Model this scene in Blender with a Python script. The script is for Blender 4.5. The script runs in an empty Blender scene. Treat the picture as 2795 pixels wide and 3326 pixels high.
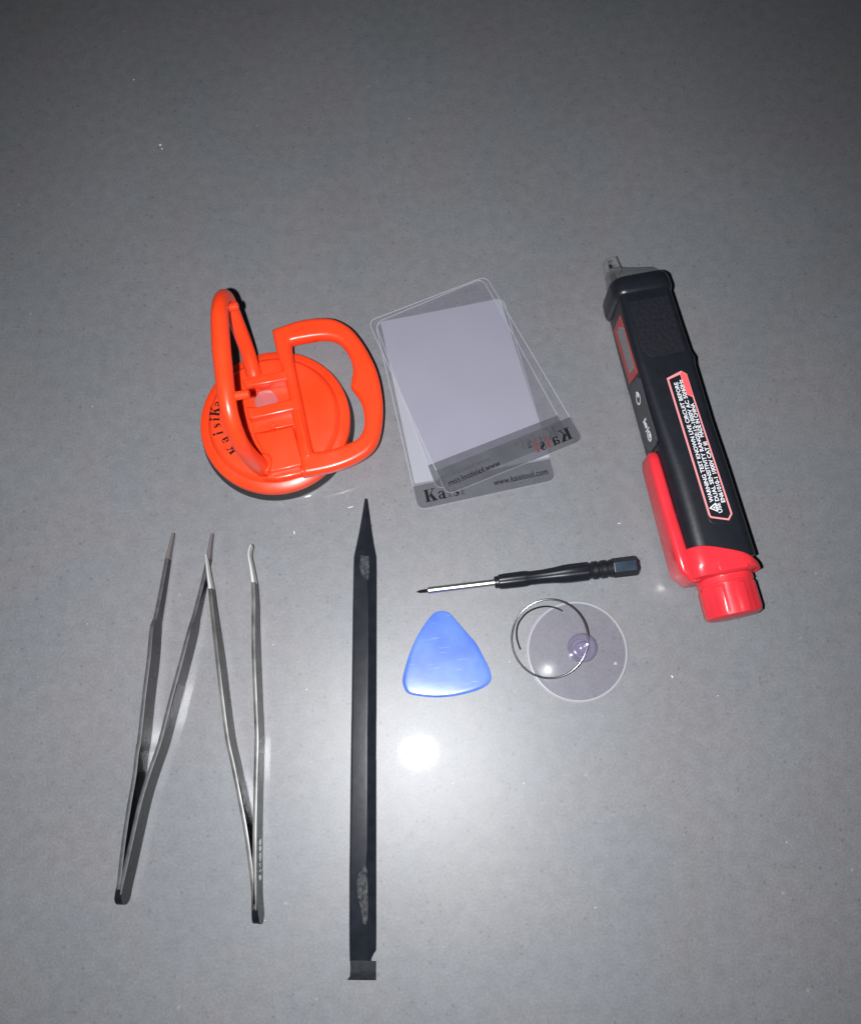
import bpy, bmesh, math, random
from mathutils import Vector, Matrix
random.seed(4)
MM = 0.001
scene = bpy.context.scene
COL = scene.collection

# ------------------------------------------------------------------ camera
F_PX, CX, CY, H = 2950.0, 1397.5, 1663.0, 290.0     # focal length and centre in photo pixels, camera height in mm
NX, NY = 1443.0 - CX, 2428.0 - CY                   # where the plumb line under the camera meets the picture
TILT = math.atan(math.hypot(NX, NY) / F_PX)
ROLL = -math.atan2(NX, NY)
CAM_R = Matrix.Rotation(TILT, 3, 'X') @ Matrix.Rotation(ROLL, 3, 'Z')
cam = bpy.data.cameras.new('camera')
cam.sensor_fit = 'HORIZONTAL'; cam.sensor_width = 36.0; cam.lens = F_PX / 2795.0 * 36.0
cam.clip_start = 0.01; cam.clip_end = 50
cam_o = bpy.data.objects.new('camera', cam); COL.objects.link(cam_o)
cam_o.matrix_world = Matrix.Translation((0, 0, H * MM)) @ CAM_R.to_4x4()
scene.camera = cam_o
CAMP = Vector((0, 0, H))

# ------------------------------------------------------------------ dark room round the lamp
w = bpy.data.worlds.new('World'); scene.world = w; w.use_nodes = True
w.node_tree.nodes['Background'].inputs[0].default_value = (0.66, 0.84, 1.0, 1)
w.node_tree.nodes['Background'].inputs[1].default_value = 0.02
scene.view_settings.view_transform = 'Standard'; scene.view_settings.look = 'None'
scene.view_settings.exposure = 0; scene.view_settings.gamma = 1
scene.cycles.caustics_reflective = True
scene.cycles.caustics_refractive = False
scene.cycles.blur_glossy = 0.0
scene.cycles.sample_clamp_indirect = 6.0
scene.cycles.max_bounces = 10; scene.cycles.transparent_max_bounces = 24

# ------------------------------------------------------------------ the phone's flash, beside the lens
FLASH_W = 6.1
ld = bpy.data.lights.new('phone_flash', 'SPOT')
ld.energy = FLASH_W; ld.color = (0.965, 0.975, 1.0); ld.shadow_soft_size = 0.0022
ld.spot_size = math.radians(112); ld.spot_blend = 1.0
lo = bpy.data.objects.new('phone_flash', ld); COL.objects.link(lo)
off = Matrix.Rotation(ROLL, 3, 'Z') @ Vector((-16.0, -3.0, 0))
aim = Matrix.Rotation(TILT * 0.62, 3, 'X') @ Matrix.Rotation(ROLL, 3, 'Z')
lo.matrix_world = Matrix.Translation((off.x * MM, off.y * MM, H * MM)) @ aim.to_4x4()

# ------------------------------------------------------------------ picture measure -> place on the bench (mm)
def ray(u, v):
    return CAM_R @ Vector(((u - CX) / F_PX, -(v - CY) / F_PX, -1.0))
def P(u, v, z=0.0):
    d = ray(u, v); return CAMP + d * ((H - z) / -d.z)
def PP(u, v, p0, n):
    d = ray(u, v); return CAMP + d * ((p0 - CAMP).dot(n) / d.dot(n))
ZO = {1: (600, 900, 2.52), 2: (1150, 850, 2.205), 3: (1850, 800, 2.52), 4: (1950, 1400, 2.94), 5: (350, 1700, 2.94),
      6: (350, 2350, 2.94), 7: (1250, 1750, 2.0753), 8: (1000, 1580, 2.56), 9: (1000, 2350, 2.333),
      'a': (640, 1200, 6.173), 'n': (1940, 820, 5.88), 'l': (2150, 1180, 6.533), 'm': (2250, 1450, 7.775),
      'c': (2160, 1700, 5.188), 'k': (770, 1150, 6.996), 'b': (1960, 1150, 5.996)}
def S(k, x, y):
    a, b, c = ZO[k]; return (a + x / c, b + y / c)
def Z(k, x, y, z=0.0):
    u, v = S(k, x, y); return P(u, v, z)
def ZL(k, pts, z=0.0):
    return [Z(k, x, y, z) for x, y in pts]

# ------------------------------------------------------------------ materials
def mat(name, col, rough=0.5, metal=0.0, spec=0.5, alpha=1.0, coat=0.0, coat_rough=0.05, noise=0.0, nscale=800, bump=0.0, bscale=1500, rvar=0.0):
    m = bpy.data.materials.new(name); m.use_nodes = True
    nt = m.node_tree; b = nt.nodes['Principled BSDF']
    c4 = (*col, 1)
    b.inputs['Base Color'].default_value = c4
    b.inputs['Roughness'].default_value = rough
    b.inputs['Metallic'].default_value = metal
    b.inputs['Specular IOR Level'].default_value = spec
    b.inputs['Alpha'].default_value = alpha
    b.inputs['Coat Weight'].default_value = coat
    b.inputs['Coat Roughness'].default_value = coat_rough
    tc = nt.nodes.new('ShaderNodeTexCoord')
    if noise > 0 or rvar > 0:
        n = nt.nodes.new('ShaderNodeTexNoise'); n.inputs['Scale'].default_value = nscale; n.inputs['Detail'].default_value = 4
        nt.links.new(tc.outputs['Object'], n.inputs['Vector'])
        if noise > 0:
            r = nt.nodes.new('ShaderNodeMapRange'); r.inputs[1].default_value = 0.3; r.inputs[2].default_value = 0.7
            r.inputs[3].default_value = 1 - noise; r.inputs[4].default_value = 1 + noise
            nt.links.new(n.outputs['Fac'], r.inputs[0])
            mx = nt.nodes.new('ShaderNodeVectorMath'); mx.operation = 'SCALE'
            mx.inputs[0].default_value = col; nt.links.new(r.outputs[0], mx.inputs['Scale'])
            nt.links.new(mx.outputs[0], b.inputs['Base Color'])
        if rvar > 0:
            r = nt.nodes.new('ShaderNodeMapRange'); r.inputs[1].default_value = 0.3; r.inputs[2].default_value = 0.7
            r.inputs[3].default_value = rough - rvar; r.inputs[4].default_value = rough + rvar
            nt.links.new(n.outputs['Fac'], r.inputs[0]); nt.links.new(r.outputs[0], b.inputs['Roughness'])
    if bump > 0:
        n2 = nt.nodes.new('ShaderNodeTexNoise'); n2.inputs['Scale'].default_value = bscale; n2.inputs['Detail'].default_value = 3
        nt.links.new(tc.outputs['Object'], n2.inputs['Vector'])
        bp = nt.nodes.new('ShaderNodeBump'); bp.inputs['Strength'].default_value = 1.0; bp.inputs['Distance'].default_value = bump * MM
        nt.links.new(n2.outputs['Fac'], bp.inputs['Height']); nt.links.new(bp.outputs[0], b.inputs['Normal'])
    return m

def clear_mat(name, tint, milk_col, milk, gloss_rough=0.06, gloss=0.05):
    m = bpy.data.materials.new(name); m.use_nodes = True
    nt = m.node_tree; nt.nodes.clear(); L = nt.links.new
    out = nt.nodes.new('ShaderNodeOutputMaterial')
    tr = nt.nodes.new('ShaderNodeBsdfTransparent'); tr.inputs[0].default_value = (*tint, 1)
    df = nt.nodes.new('ShaderNodeBsdfDiffuse'); df.inputs[0].default_value = (*milk_col, 1)
    gl = nt.nodes.new('ShaderNodeBsdfGlossy'); gl.inputs['Roughness'].default_value = gloss_rough
    m1 = nt.nodes.new('ShaderNodeMixShader'); m1.inputs[0].default_value = milk
    L(tr.outputs[0], m1.inputs[1]); L(df.outputs[0], m1.inputs[2])
    fr = nt.nodes.new('ShaderNodeLayerWeight'); fr.inputs[0].default_value = 0.25
    mp = nt.nodes.new('ShaderNodeMapRange'); mp.inputs[3].default_value = gloss; mp.inputs[4].default_value = 0.75
    L(fr.outputs['Facing'], mp.inputs[0])
    pw = nt.nodes.new('ShaderNodeMath'); pw.operation = 'POWER'; pw.inputs[1].default_value = 2.2
    L(fr.outputs['Facing'], pw.inputs[0]); L(pw.outputs[0], mp.inputs[0])
    m2 = nt.nodes.new('ShaderNodeMixShader'); L(mp.outputs[0], m2.inputs[0])
    L(m1.outputs[0], m2.inputs[1]); L(gl.outputs[0], m2.inputs[2]); L(m2.outputs[0], out.inputs[0])
    return m

def counter_mat():
    m = bpy.data.materials.new('honed_quartz'); m.use_nodes = True
    nt = m.node_tree; b = nt.nodes['Principled BSDF']; L = nt.links.new; N = nt.nodes.new
    tc = N('ShaderNodeTexCoord')
    def noise(scale, det, dist=0.0, rough=0.5):
        n = N('ShaderNodeTexNoise'); n.inputs['Scale'].default_value = scale; n.inputs['Detail'].default_value = det
        n.inputs['Distortion'].default_value = dist; n.inputs['Roughness'].default_value = rough
        L(tc.outputs['Object'], n.inputs['Vector']); return n
    def mr(src, a, bb, c, d, clamp=True):
        r = N('ShaderNodeMapRange'); r.inputs[1].default_value = a; r.inputs[2].default_value = bb
        r.inputs[3].default_value = c; r.inputs[4].default_value = d; r.clamp = clamp
        L(src, r.inputs[0]); return r.outputs[0]
    def mul(a, bb):
        x = N('ShaderNodeMath'); x.operation = 'MULTIPLY'; L(a, x.inputs[0]); L(bb, x.inputs[1]); return x.outputs[0]
    grain = mr(noise(1300, 5, 0, 0.75).outputs['Fac'], 0.25, 0.75, 0.76, 1.24)
    mid = mr(noise(260, 4, 0.3).outputs['Fac'], 0.3, 0.7, 0.93, 1.07)
    cloud = mr(noise(16, 3, 0.4).outputs['Fac'], 0.3, 0.7, 0.955, 1.045)
    # small dark mineral specks, only some of the cells
    v = N('ShaderNodeTexVoronoi'); v.inputs['Scale'].default_value = 520; v.inputs['Randomness'].default_value = 1
    L(tc.outputs['Object'], v.inputs['Vector'])
    sep = N('ShaderNodeSeparateColor'); L(v.outputs['Color'], sep.inputs[0])
    pick = mr(sep.outputs[0], 0.86, 0.92, 0.0, 1.0)
    dot = mr(v.outputs['Distance'], 0.16, 0.34, 1.0, 0.0)
    dk = mr(mul(pick, dot), 0, 1, 1.0, 0.80)
    v2 = N('ShaderNodeTexVoronoi'); v2.inputs['Scale'].default_value = 190
    L(tc.outputs['Object'], v2.inputs['Vector'])
    sep2 = N('ShaderNodeSeparateColor'); L(v2.outputs['Color'], sep2.inputs[0])
    lt = mr(mul(mr(sep2.outputs[1], 0.955, 0.97, 0.0, 1.0), mr(v2.outputs['Distance'], 0.05, 0.13, 1.0, 0.0)), 0, 1, 1.0, 1.35)
    val = mul(mul(mul(grain, mid), mul(cloud, dk)), lt)
    tint = N('ShaderNodeMix'); tint.data_type = 'RGBA'
    tint.inputs['A'].default_value = (0.176, 0.184, 0.195, 1); tint.inputs['B'].default_value = (0.186, 0.184, 0.193, 1)
    L(mr(noise(22, 2, 0.8).outputs['Fac'], 0.4, 0.6, 0, 1), tint.inputs['Factor'])
    sc = N('ShaderNodeVectorMath'); sc.operation = 'SCALE'; L(tint.outputs['Result'], sc.inputs[0]); L(val, sc.inputs['Scale'])
    L(sc.outputs[0], b.inputs['Base Color'])
    b.inputs['Roughness'].default_value = 0.42
    b.inputs['Specular IOR Level'].default_value = 0.5
    b.inputs['Coat Weight'].default_value = 0.30
    b.inputs['Coat Roughness'].default_value = 0.038
    bp = N('ShaderNodeBump'); bp.inputs['Distance'].default_value = 0.0036 * MM; bp.inputs['Strength'].default_value = 1
    L(noise(1900, 5, 0, 0.8).outputs['Fac'], bp.inputs['Height'])
    L(bp.outputs[0], b.inputs['Normal']); L(bp.outputs[0], b.inputs['Coat Normal'])
    return m

M = {}
M['orange'] = mat('orange_plastic', (0.95, 0.058, 0.012), 0.34, spec=0.5, coat=0.25, coat_rough=0.15, noise=0.05, nscale=90, bump=0.012, bscale=700, rvar=0.08)
for k_ in ('orange',):
    b_ = M[k_].node_tree.nodes['Principled BSDF']; b_.inputs['Subsurface Weight'].default_value = 0.25
    b_.inputs['Subsurface Radius'].default_value = (1.0, 0.15, 0.05); b_.inputs['Subsurface Scale'].default_value = 2.2 * MM
M['rubber'] = mat('black_rubber', (0.034, 0.031, 0.031), 0.5, noise=0.2)
M['ink'] = mat('black_ink', (0.010, 0.008, 0.010), 0.6, spec=0.1)
M['red_ink'] = mat('red_ink', (0.15, 0.04, 0.04), 0.6, spec=0.2)
M['faint_ink'] = mat('faint_ink', (0.05, 0.045, 0.05), 0.5, alpha=0.6)
M['black'] = mat('black_plastic', (0.011, 0.0125, 0.017), 0.34, spec=0.45, noise=0.15, nscale=300, bump=0.02, bscale=600)
M['black_grip'] = mat('black_grip_rubber', (0.010, 0.0115, 0.016), 0.5, spec=0.4, noise=0.3, nscale=900, bump=0.12, bscale=900)
M['grey_panel'] = mat('grey_panel', (0.045, 0.05, 0.058), 0.4)
M['red'] = mat('red_plastic', (0.72, 0.032, 0.045), 0.27, spec=0.5, noise=0.06, nscale=120, bump=0.015, bscale=500, rvar=0.07)
M['red_print'] = mat('red_print', (0.85, 0.12, 0.125), 0.4)
M['border_print'] = mat('border_print', (0.85, 0.30, 0.31), 0.4)
M['red_frame'] = mat('red_screen_frame', (0.42, 0.05, 0.055), 0.4)
M['white_print'] = mat('white_print', (0.86, 0.87, 0.92), 0.45)
M['pink_print'] = mat('pink_print', (0.9, 0.42, 0.46), 0.45)
M['screen'] = mat('unlit_screen', (0.12, 0.12, 0.11), 0.12, spec=1.0, coat=1.0, noise=0.1, nscale=150)
M['pearl'] = mat('white_lens', (0.75, 0.74, 0.68), 0.2)
M['nose'] = clear_mat('smoky_clear_plastic', (0.90, 0.91, 0.92), (0.46, 0.47, 0.48), 0.12, 0.10, 0.14)
M['spudger'] = mat('black_nylon', (0.013, 0.015, 0.020), 0.21, spec=0.35, noise=0.25, nscale=260, bump=0.012, bscale=420)
M['scuff'] = mat('scuffed_nylon', (0.031, 0.033, 0.039), 0.62, noise=0.7, nscale=900, bump=0.05, bscale=1200)
M['lip'] = mat('worn_nylon_lip', (0.016, 0.018, 0.022), 0.5, noise=0.35, nscale=700, bump=0.05, bscale=900)
M['worn_edge'] = mat('worn_grey_edge', (0.055, 0.055, 0.06), 0.5, metal=0.0, noise=0.35, nscale=400)
M['bright_edge'] = mat('worn_bright_edge', (0.095, 0.092, 0.088), 0.38, metal=0.15, noise=0.75, nscale=140)
M['valve'] = clear_mat('clear_valve', (0.80, 0.78, 0.82), (0.62, 0.55, 0.60), 0.22, 0.08, 0.12)
M['steel_dark'] = mat('dark_coated_steel', (0.011, 0.011, 0.014), 0.24, metal=0.0, spec=0.10, noise=0.2, nscale=200, bump=0.008, bscale=300, rvar=0.05)
M['steel_knurl'] = mat('hammered_grip_steel', (0.024, 0.023, 0.025), 0.28, metal=0.05, spec=0.22, noise=0.35, nscale=500, bump=0.16, bscale=700)
M['wire'] = mat('spring_wire', (0.36, 0.355, 0.36), 0.2, metal=1.0, noise=0.3, nscale=120)
M['steel'] = mat('bright_steel', (0.82, 0.81, 0.79), 0.33, metal=1.0, bump=0.006, bscale=600)
M['steel_tip'] = mat('matt_steel_tip', (0.62, 0.62, 0.60), 0.42, metal=0.55)
M['carbon_tip'] = mat('grey_plastic_tip', (0.135, 0.12, 0.122), 0.45, noise=0.12, nscale=400)
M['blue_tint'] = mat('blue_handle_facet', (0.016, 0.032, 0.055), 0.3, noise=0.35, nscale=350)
M['clear'] = clear_mat('clear_card', (0.992, 0.988, 0.997), (0.42, 0.40, 0.47), 0.02, 0.08, 0.012)
M['edge'] = mat('card_edge_glint', (0.62, 0.63, 0.66), 0.4, alpha=0.42)  # white colour stands in for light caught along the clear card's edges
M['film'] = mat('milky_film', (0.395, 0.405, 0.455), 0.5, alpha=0.72, spec=0.3, noise=0.03, nscale=60)
M['strip'] = mat('grey_translucent_print', (0.115, 0.12, 0.135), 0.4, alpha=0.31, noise=0.18, nscale=140)
M['cup'] = clear_mat('clear_soft_vinyl', (0.965, 0.958, 0.975), (0.38, 0.36, 0.44), 0.04, 0.12, 0.015)
M['knob'] = clear_mat('clear_vinyl_knob', (0.935, 0.92, 0.97), (0.50, 0.46, 0.62), 0.13, 0.10, 0.04)
M['cup_rim'] = mat('vinyl_rim', (0.66, 0.66, 0.70), 0.3, alpha=0.38)
M['dust_and_streaks'] = mat('dust_and_streaks', (0.75, 0.75, 0.75), 0.8)

def broken_alpha(m, scale, lo, hi):
    nt = m.node_tree; b = nt.nodes['Principled BSDF']; tc = nt.nodes.new('ShaderNodeTexCoord')
    n = nt.nodes.new('ShaderNodeTexNoise'); n.inputs['Scale'].default_value = scale; n.inputs['Detail'].default_value = 5; n.inputs['Roughness'].default_value = .7
    q = nt.nodes.new('ShaderNodeMapRange'); q.inputs[1].default_value = lo; q.inputs[2].default_value = hi
    nt.links.new(tc.outputs['Object'], n.inputs[0]); nt.links.new(n.outputs['Fac'], q.inputs[0]); nt.links.new(q.outputs[0], b.inputs['Alpha'])
broken_alpha(M['scuff'], 650, .36, .60)
M['nose_tip'] = clear_mat('clear_probe_plastic', (0.93, 0.94, 0.95), (0.75, 0.76, 0.77), 0.16, 0.10, 0.22)
def pick_mat():
    m = mat('blue_pick_plastic', (0.095, 0.21, 0.80), 0.19, spec=0.4, bump=0.008, bscale=260)
    nt = m.node_tree; b = nt.nodes['Principled BSDF']; N = nt.nodes.new; L = nt.links.new
    tc = N('ShaderNodeTexCoord')
    n = N('ShaderNodeTexNoise'); n.inputs['Scale'].default_value = 90; n.inputs['Detail'].default_value = 3; L(tc.outputs['Object'], n.inputs[0])
    mp = N('ShaderNodeMapping'); mp.inputs['Rotation'].default_value = (0, 0, 0.9); mp.inputs['Scale'].default_value = (130, 1700, 1); L(tc.outputs['Object'], mp.inputs[0])
    n2 = N('ShaderNodeTexNoise'); n2.inputs['Scale'].default_value = 1.0; n2.inputs['Detail'].default_value = 2; L(mp.outputs[0], n2.inputs[0])
    r = N('ShaderNodeMapRange'); r.inputs[1].default_value = 0.66; r.inputs[2].default_value = 0.72; L(n2.outputs['Fac'], r.inputs[0])
    c = N('ShaderNodeMix'); c.data_type = 'RGBA'; c.inputs['A'].default_value = (0.070, 0.150, 0.66, 1); c.inputs['B'].default_value = (0.115, 0.22, 0.74, 1)
    rr = N('ShaderNodeMapRange'); rr.inputs[1].default_value = 0.35; rr.inputs[2].default_value = 0.65; L(n.outputs['Fac'], rr.inputs[0]); L(rr.outputs[0], c.inputs['Factor'])
    c2 = N('ShaderNodeMix'); c2.data_type = 'RGBA'; c2.inputs['B'].default_value = (0.22, 0.33, 0.80, 1)
    L(c.outputs['Result'], c2.inputs['A']); L(r.outputs[0], c2.inputs['Factor']); L(c2.outputs['Result'], b.inputs['Base Color'])
    return m
M['pick'] = pick_mat()

# ------------------------------------------------------------------ object helpers
def thing(name, label, cat, base, group=None):
    o = bpy.data.objects.new(name, None); COL.objects.link(o)
    o.empty_display_size = 0.01
    o.location = Vector(base) * MM; o['label'] = label; o['category'] = cat
    if group: o['group'] = group
    o['base_mm'] = [float(c) for c in base]
    return o
def world_base(p):
    b = Vector((0, 0, 0))
    while p is not None:
        b = b + p.location; p = p.parent
    return b / MM
def link(name, me, m, parent=None, smooth=True, ang=35, bevel=0.0, origin=None):
    base = Vector(origin) if origin is not None else (world_base(parent) if parent else Vector((0, 0, 0)))
    pb = world_base(parent) if parent else Vector((0, 0, 0))
    for v in me.vertices: v.co = (v.co - base) * MM
    me.materials.clear(); me.materials.append(m)
    if smooth:
        for p in me.polygons: p.use_smooth = True
        me.set_sharp_from_angle(angle=math.radians(ang))
    me.update()
    o = bpy.data.objects.new(name, me); COL.objects.link(o)
    if parent: o.parent = parent
    o.location = (base - pb) * MM
    if bevel > 0:
        b = o.modifiers.new('bevel', 'BEVEL'); b.width = bevel * MM; b.segments = 3; b.limit_method = 'ANGLE'; b.angle_limit = math.radians(30)
        for p in me.polygons: p.use_smooth = True
        b.harden_normals = True
    return o
def mesh(verts, faces):
    me = bpy.data.meshes.new('mesh'); me.from_pydata([tuple(v) for v in verts], [], faces)
    bm = bmesh.new(); bm.from_mesh(me); bmesh.ops.recalc_face_normals(bm, faces=bm.faces); bm.to_mesh(me); bm.free()
    return me
def join(meshes):
    bm = bmesh.new()
    for me in meshes: bm.from_mesh(me)
    out = bpy.data.meshes.new('mesh'); bm.to_mesh(out); bm.free()
    for me in meshes: bpy.data.meshes.remove(me)
    return out
def catmull(pts, n=6, closed=False):
    pts = [Vector(p) if not isinstance(p, Vector) else p for p in pts]
    out = []; N = len(pts)
    rng = range(N) if closed else range(N - 1)
    for i in rng:
        if closed: p0, p1, p2, p3 = pts[(i - 1) % N], pts[i], pts[(i + 1) % N], pts[(i + 2) % N]
        else: p0, p1, p2, p3 = pts[max(i - 1, 0)], pts[i], pts[i + 1], pts[min(i + 2, N - 1)]
        for k in range(n):
            t = k / n
            out.append(0.5 * ((2 * p1) + (p2 - p0) * t + (2 * p0 - 5 * p1 + 4 * p2 - p3) * t * t + (3 * p1 - p0 - 3 * p2 + p3) * t ** 3))
    if not closed: out.append(pts[-1].copy())
    return out
def loft(rings, cap=True, closed=False):
    n = len(rings[0]); vs = [v for r in rings for v in r]; fs = []
    R = len(rings)
    for i in range(R if closed else R - 1):
        a, b = i * n, ((i + 1) % R) * n
        for j in range(n):
            k = (j + 1) % n; fs.append((a + j, a + k, b + k, b + j))
    if cap and not closed:
        fs.append(tuple(range(n))[::-1]); fs.append(tuple(range((R - 1) * n, R * n)))
    return mesh(vs, fs)
def lathe(profile, c, axis=Vector((0, 0, 1)), seg=64, xref=None, closed=False):
    axis = axis.normalized()
    x = xref if xref is not None else (Vector((1, 0, 0)) if abs(axis.x) < 0.9 else Vector((0, 1, 0)))
    x = (x - axis * x.dot(axis)).normalized(); y = axis.cross(x)
    rings = []
    for r, h in profile:
        r = max(r, 0.001)
        rings.append([Vector(c) + axis * h + (x * math.cos(2 * math.pi * j / seg) + y * math.sin(2 * math.pi * j / seg)) * r for j in range(seg)])
    return loft(rings, closed=closed)
def tube(path, rad, seg=16, flat=1.0, up=Vector((0, 0, 1)), closed=False, taper_ends=False):
    rings = []; N = len(path)
    for i, p in enumerate(path):
        if closed: d = path[(i + 1) % N] - path[i - 1]
        else: d = path[min(i + 1, N - 1)] - path[max(i - 1, 0)]
        d.normalize(); s = d.cross(up)
        s = s.normalized() if s.length > 1e-4 else Vector((1, 0, 0)); u = s.cross(d).normalized()
        r = rad[i] if isinstance(rad, (list, tuple)) else rad
        rings.append([p + (s * math.cos(2 * math.pi * j / seg) + u * (flat * math.sin(2 * math.pi * j / seg))) * r for j in range(seg)])
    return loft(rings, cap=not closed, closed=closed)
def interp(xs, n):
    out = []
    for i in range(len(xs) - 1):
        for k in range(n): out.append(xs[i] + (xs[i + 1] - xs[i]) * k / n)
    out.append(xs[-1]); return out
def plate(outlines, z0, z1, bev=0.0, res=3):
    cu = bpy.data.curves.new('c', 'CURVE'); cu.dimensions = '2D'; cu.fill_mode = 'BOTH'
    for o in outlines:
        sp = cu.splines.new('POLY'); sp.points.add(len(o) - 1)
        for i, p in enumerate(o): sp.points[i].co = (p[0], p[1], 0, 1)
        sp.use_cyclic_u = True
    cu.extrude = max((z1 - z0) / 2 - bev, 0.0005); cu.bevel_depth = bev; cu.bevel_resolution = res; cu.offset = -bev
    ob = bpy.data.objects.new('c', cu); COL.objects.link(ob)
    dg = bpy.context.evaluated_depsgraph_get(); me = bpy.data.meshes.new_from_object(ob.evaluated_get(dg))
    bpy.data.objects.remove(ob); bpy.data.curves.remove(cu)
    for v in me.vertices: v.co.z += (z0 + z1) / 2
    return me
def text_mesh(body, size, origin, xd, yd, depth=0.05, bold=0.0, align='LEFT', width=None, spacing=1.0):
    cu = bpy.data.curves.new('t', 'FONT'); cu.body = body; cu.size = 1.0; cu.extrude = 0.02; cu.offset = bold; cu.align_x = align
    cu.space_character = spacing; cu.resolution_u = 3
    ob = bpy.data.objects.new('t', cu); COL.objects.link(ob)
    dg = bpy.context.evaluated_depsgraph_get(); me = bpy.data.meshes.new_from_object(ob.evaluated_get(dg))
    bpy.data.objects.remove(ob); bpy.data.curves.remove(cu)
    xs = [v.co.x for v in me.vertices]; w0, w1 = min(xs), max(xs)
    xd = Vector(xd).normalized(); yd = Vector(yd).normalized(); nd = xd.cross(yd)
    kx = (width / (w1 - w0)) if width else size
    if nd.z < -0.5: nd = -nd
    for v in me.vertices:
        x, y, z = v.co; v.co = Vector(origin) + xd * ((x - w0) * kx) + yd * (y * size) + nd * (z / 0.02 * depth / 2)
    return me

# heavy old-style serif letters, built by hand (cap height 1)
def circ(cx, cy, rx, ry, n=14, a0=0, a1=360):
    return [(cx + rx * math.cos(math.radians(a0 + (a1 - a0) * i / n)), cy + ry * math.sin(math.radians(a0 + (a1 - a0) * i / n))) for i in range(n)]
def stroke(pts, ws):
    L_, R_ = [], []
    for i, p in enumerate(pts):
        a = Vector(pts[max(i - 1, 0)]); b = Vector(pts[min(i + 1, len(pts) - 1)]); d = (b - a).normalized(); n = Vector((-d.y, d.x))
        L_.append(Vector(p) + n * ws[i] / 2); R_.append(Vector(p) - n * ws[i] / 2)
    return [(tuple(L_[i]), tuple(L_[i + 1]), tuple(R_[i + 1]), tuple(R_[i])) for i in range(len(pts) - 1)]
def rect(a, b, c, d): return [(a, b), (c, b), (c, d), (a, d)]
GL = {
    'K': (0.98, [rect(.09, .05, .34, .95), rect(0, 0, .42, .06), rect(0, .94, .42, 1), [(.34, .42), (.68, .94), (.77, .94), (.40, .36)],
                 rect(.55, .94, .90, 1), [(.42, .46), (.56, .64), (.90, .05), (.60, .05)], rect(.50, 0, .98, .06)]),
    'a': (0.66, [rect(.33, .06, .53, .48), rect(.33, .0, .62, .07)] + stroke([(.08, .47), (.14, .60), (.27, .64), (.40, .60), (.43, .48)], [.12, .10, .07, .10, .16])
          + stroke([(.36, .38), (.20, .34), (.10, .25), (.10, .13), (.18, .04), (.34, .10)], [.05, .08, .16, .17, .09, .04])),
    'i': (0.38, [rect(.07, .05, .27, .60), rect(0, 0, .35, .06), rect(0, .58, .27, .64), circ(.17, .86, .13, .13)]),
    's': (0.50, stroke([(.40, .46), (.34, .60), (.22, .64), (.11, .58), (.09, .47), (.20, .37), (.34, .27), (.39, .16), (.31, .05), (.18, .01), (.06, .08), (.04, .20)],
                       [.05, .05, .06, .12, .16, .22, .22, .16, .11, .06, .05, .04])),
}
def glyph_mesh(ch, origin, xd, yd, size, depth=0.06):
    xd = Vector(xd).normalized(); yd = Vector(yd).normalized(); vs, fs = [], []
    flip = xd.cross(yd).z < 0
    for k, poly in enumerate(GL[ch][1]):
        zt = depth + 0.006 * k; n = len(poly); b = len(vs)
        for zz in (0.0, zt):
            for x, y in poly: vs.append(Vector(origin) + xd * (x * size) + yd * (y * size) + Vector((0, 0, zz)))
        fs.append(tuple(range(b + n, b + 2 * n)))
        for j in range(n): fs.append((b + j, b + (j + 1) % n, b + n + (j + 1) % n, b + n + j))
    return mesh(vs, fs)

# ================================================================== THE COUNTER
me = mesh([(x, y, z) for z in (-20, 0) for x, y in ((-800, -700), (800, -700), (800, 900), (-800, 900))],
          [(0, 3, 2, 1), (4, 5, 6, 7), (0, 1, 5, 4), (1, 2, 6, 5), (2, 3, 7, 6), (3, 0, 4, 7)])
ct = link('countertop', me, counter_mat(), None, smooth=False)
ct['kind'] = 'structure'

# ================================================================== ORANGE SUCTION LIFTER
c6 = Z(1, 740, 1180, 6); base = Vector((c6.x, c6.y, 0))
lifter = thing('suction_lifter', 'orange plastic suction lifter with one handle standing up and one lying flat', 'suction lifter', base)
link('suction_pad', lathe([(0, .2), (22, .0), (25.6, .0), (25.9, .5), (25.6, 2.0), (24.6, 3.6), (20, 3.9), (0, 3.9)], base, seg=96), M['rubber'], lifter, ang=50)
link('housing', lathe([(0, 3.6), (24.2, 3.6), (24.9, 4.0), (25.0, 5.6), (24.7, 6.5), (23.6, 7.2), (21.9, 7.6), (21.4, 8.2), (21.0, 9.1), (20.3, 9.6), (19, 9.75), (0, 9.9)], base, seg=128), M['orange'], lifter, ang=28)
# hinge bridge between the handles
def block(k, pts, z0, z1, bev=0.5, zp=None):
    return plate([ZL(k, pts, zp if zp is not None else z1)], z0, z1, bev)
ol = 9.6
link('bridge_bar', block(1, [(462, 838), (835, 752), (868, 812), (880, 830), (496, 900)], ol, 15.0, 0.7), M['orange'], lifter)
link('bridge_bar', block(1, [(500, 1062), (586, 1062), (900, 985), (925, 1060), (912, 1082), (560, 1160), (520, 1150)], ol, 15.0, 0.7), M['orange'], lifter)
link('pocket', block(1, [(545, 1150), (905, 1080), (905, 1205), (560, 1278)], ol, 11.6, 0.3), M['orange'], lifter)
link('platform', block(1, [(556, 1275), (640, 1268), (885, 1215), (965, 1540), (700, 1600), (640, 1440)], ol, 13.2, 0.8), M['orange'], lifter)
link('lower_skirt', block(1, [(700, 1560), (945, 1515), (965, 1610), (760, 1655), (640, 1650), (690, 1600)], 7.3, 11.4, 0.8), M['orange'], lifter)
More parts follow.
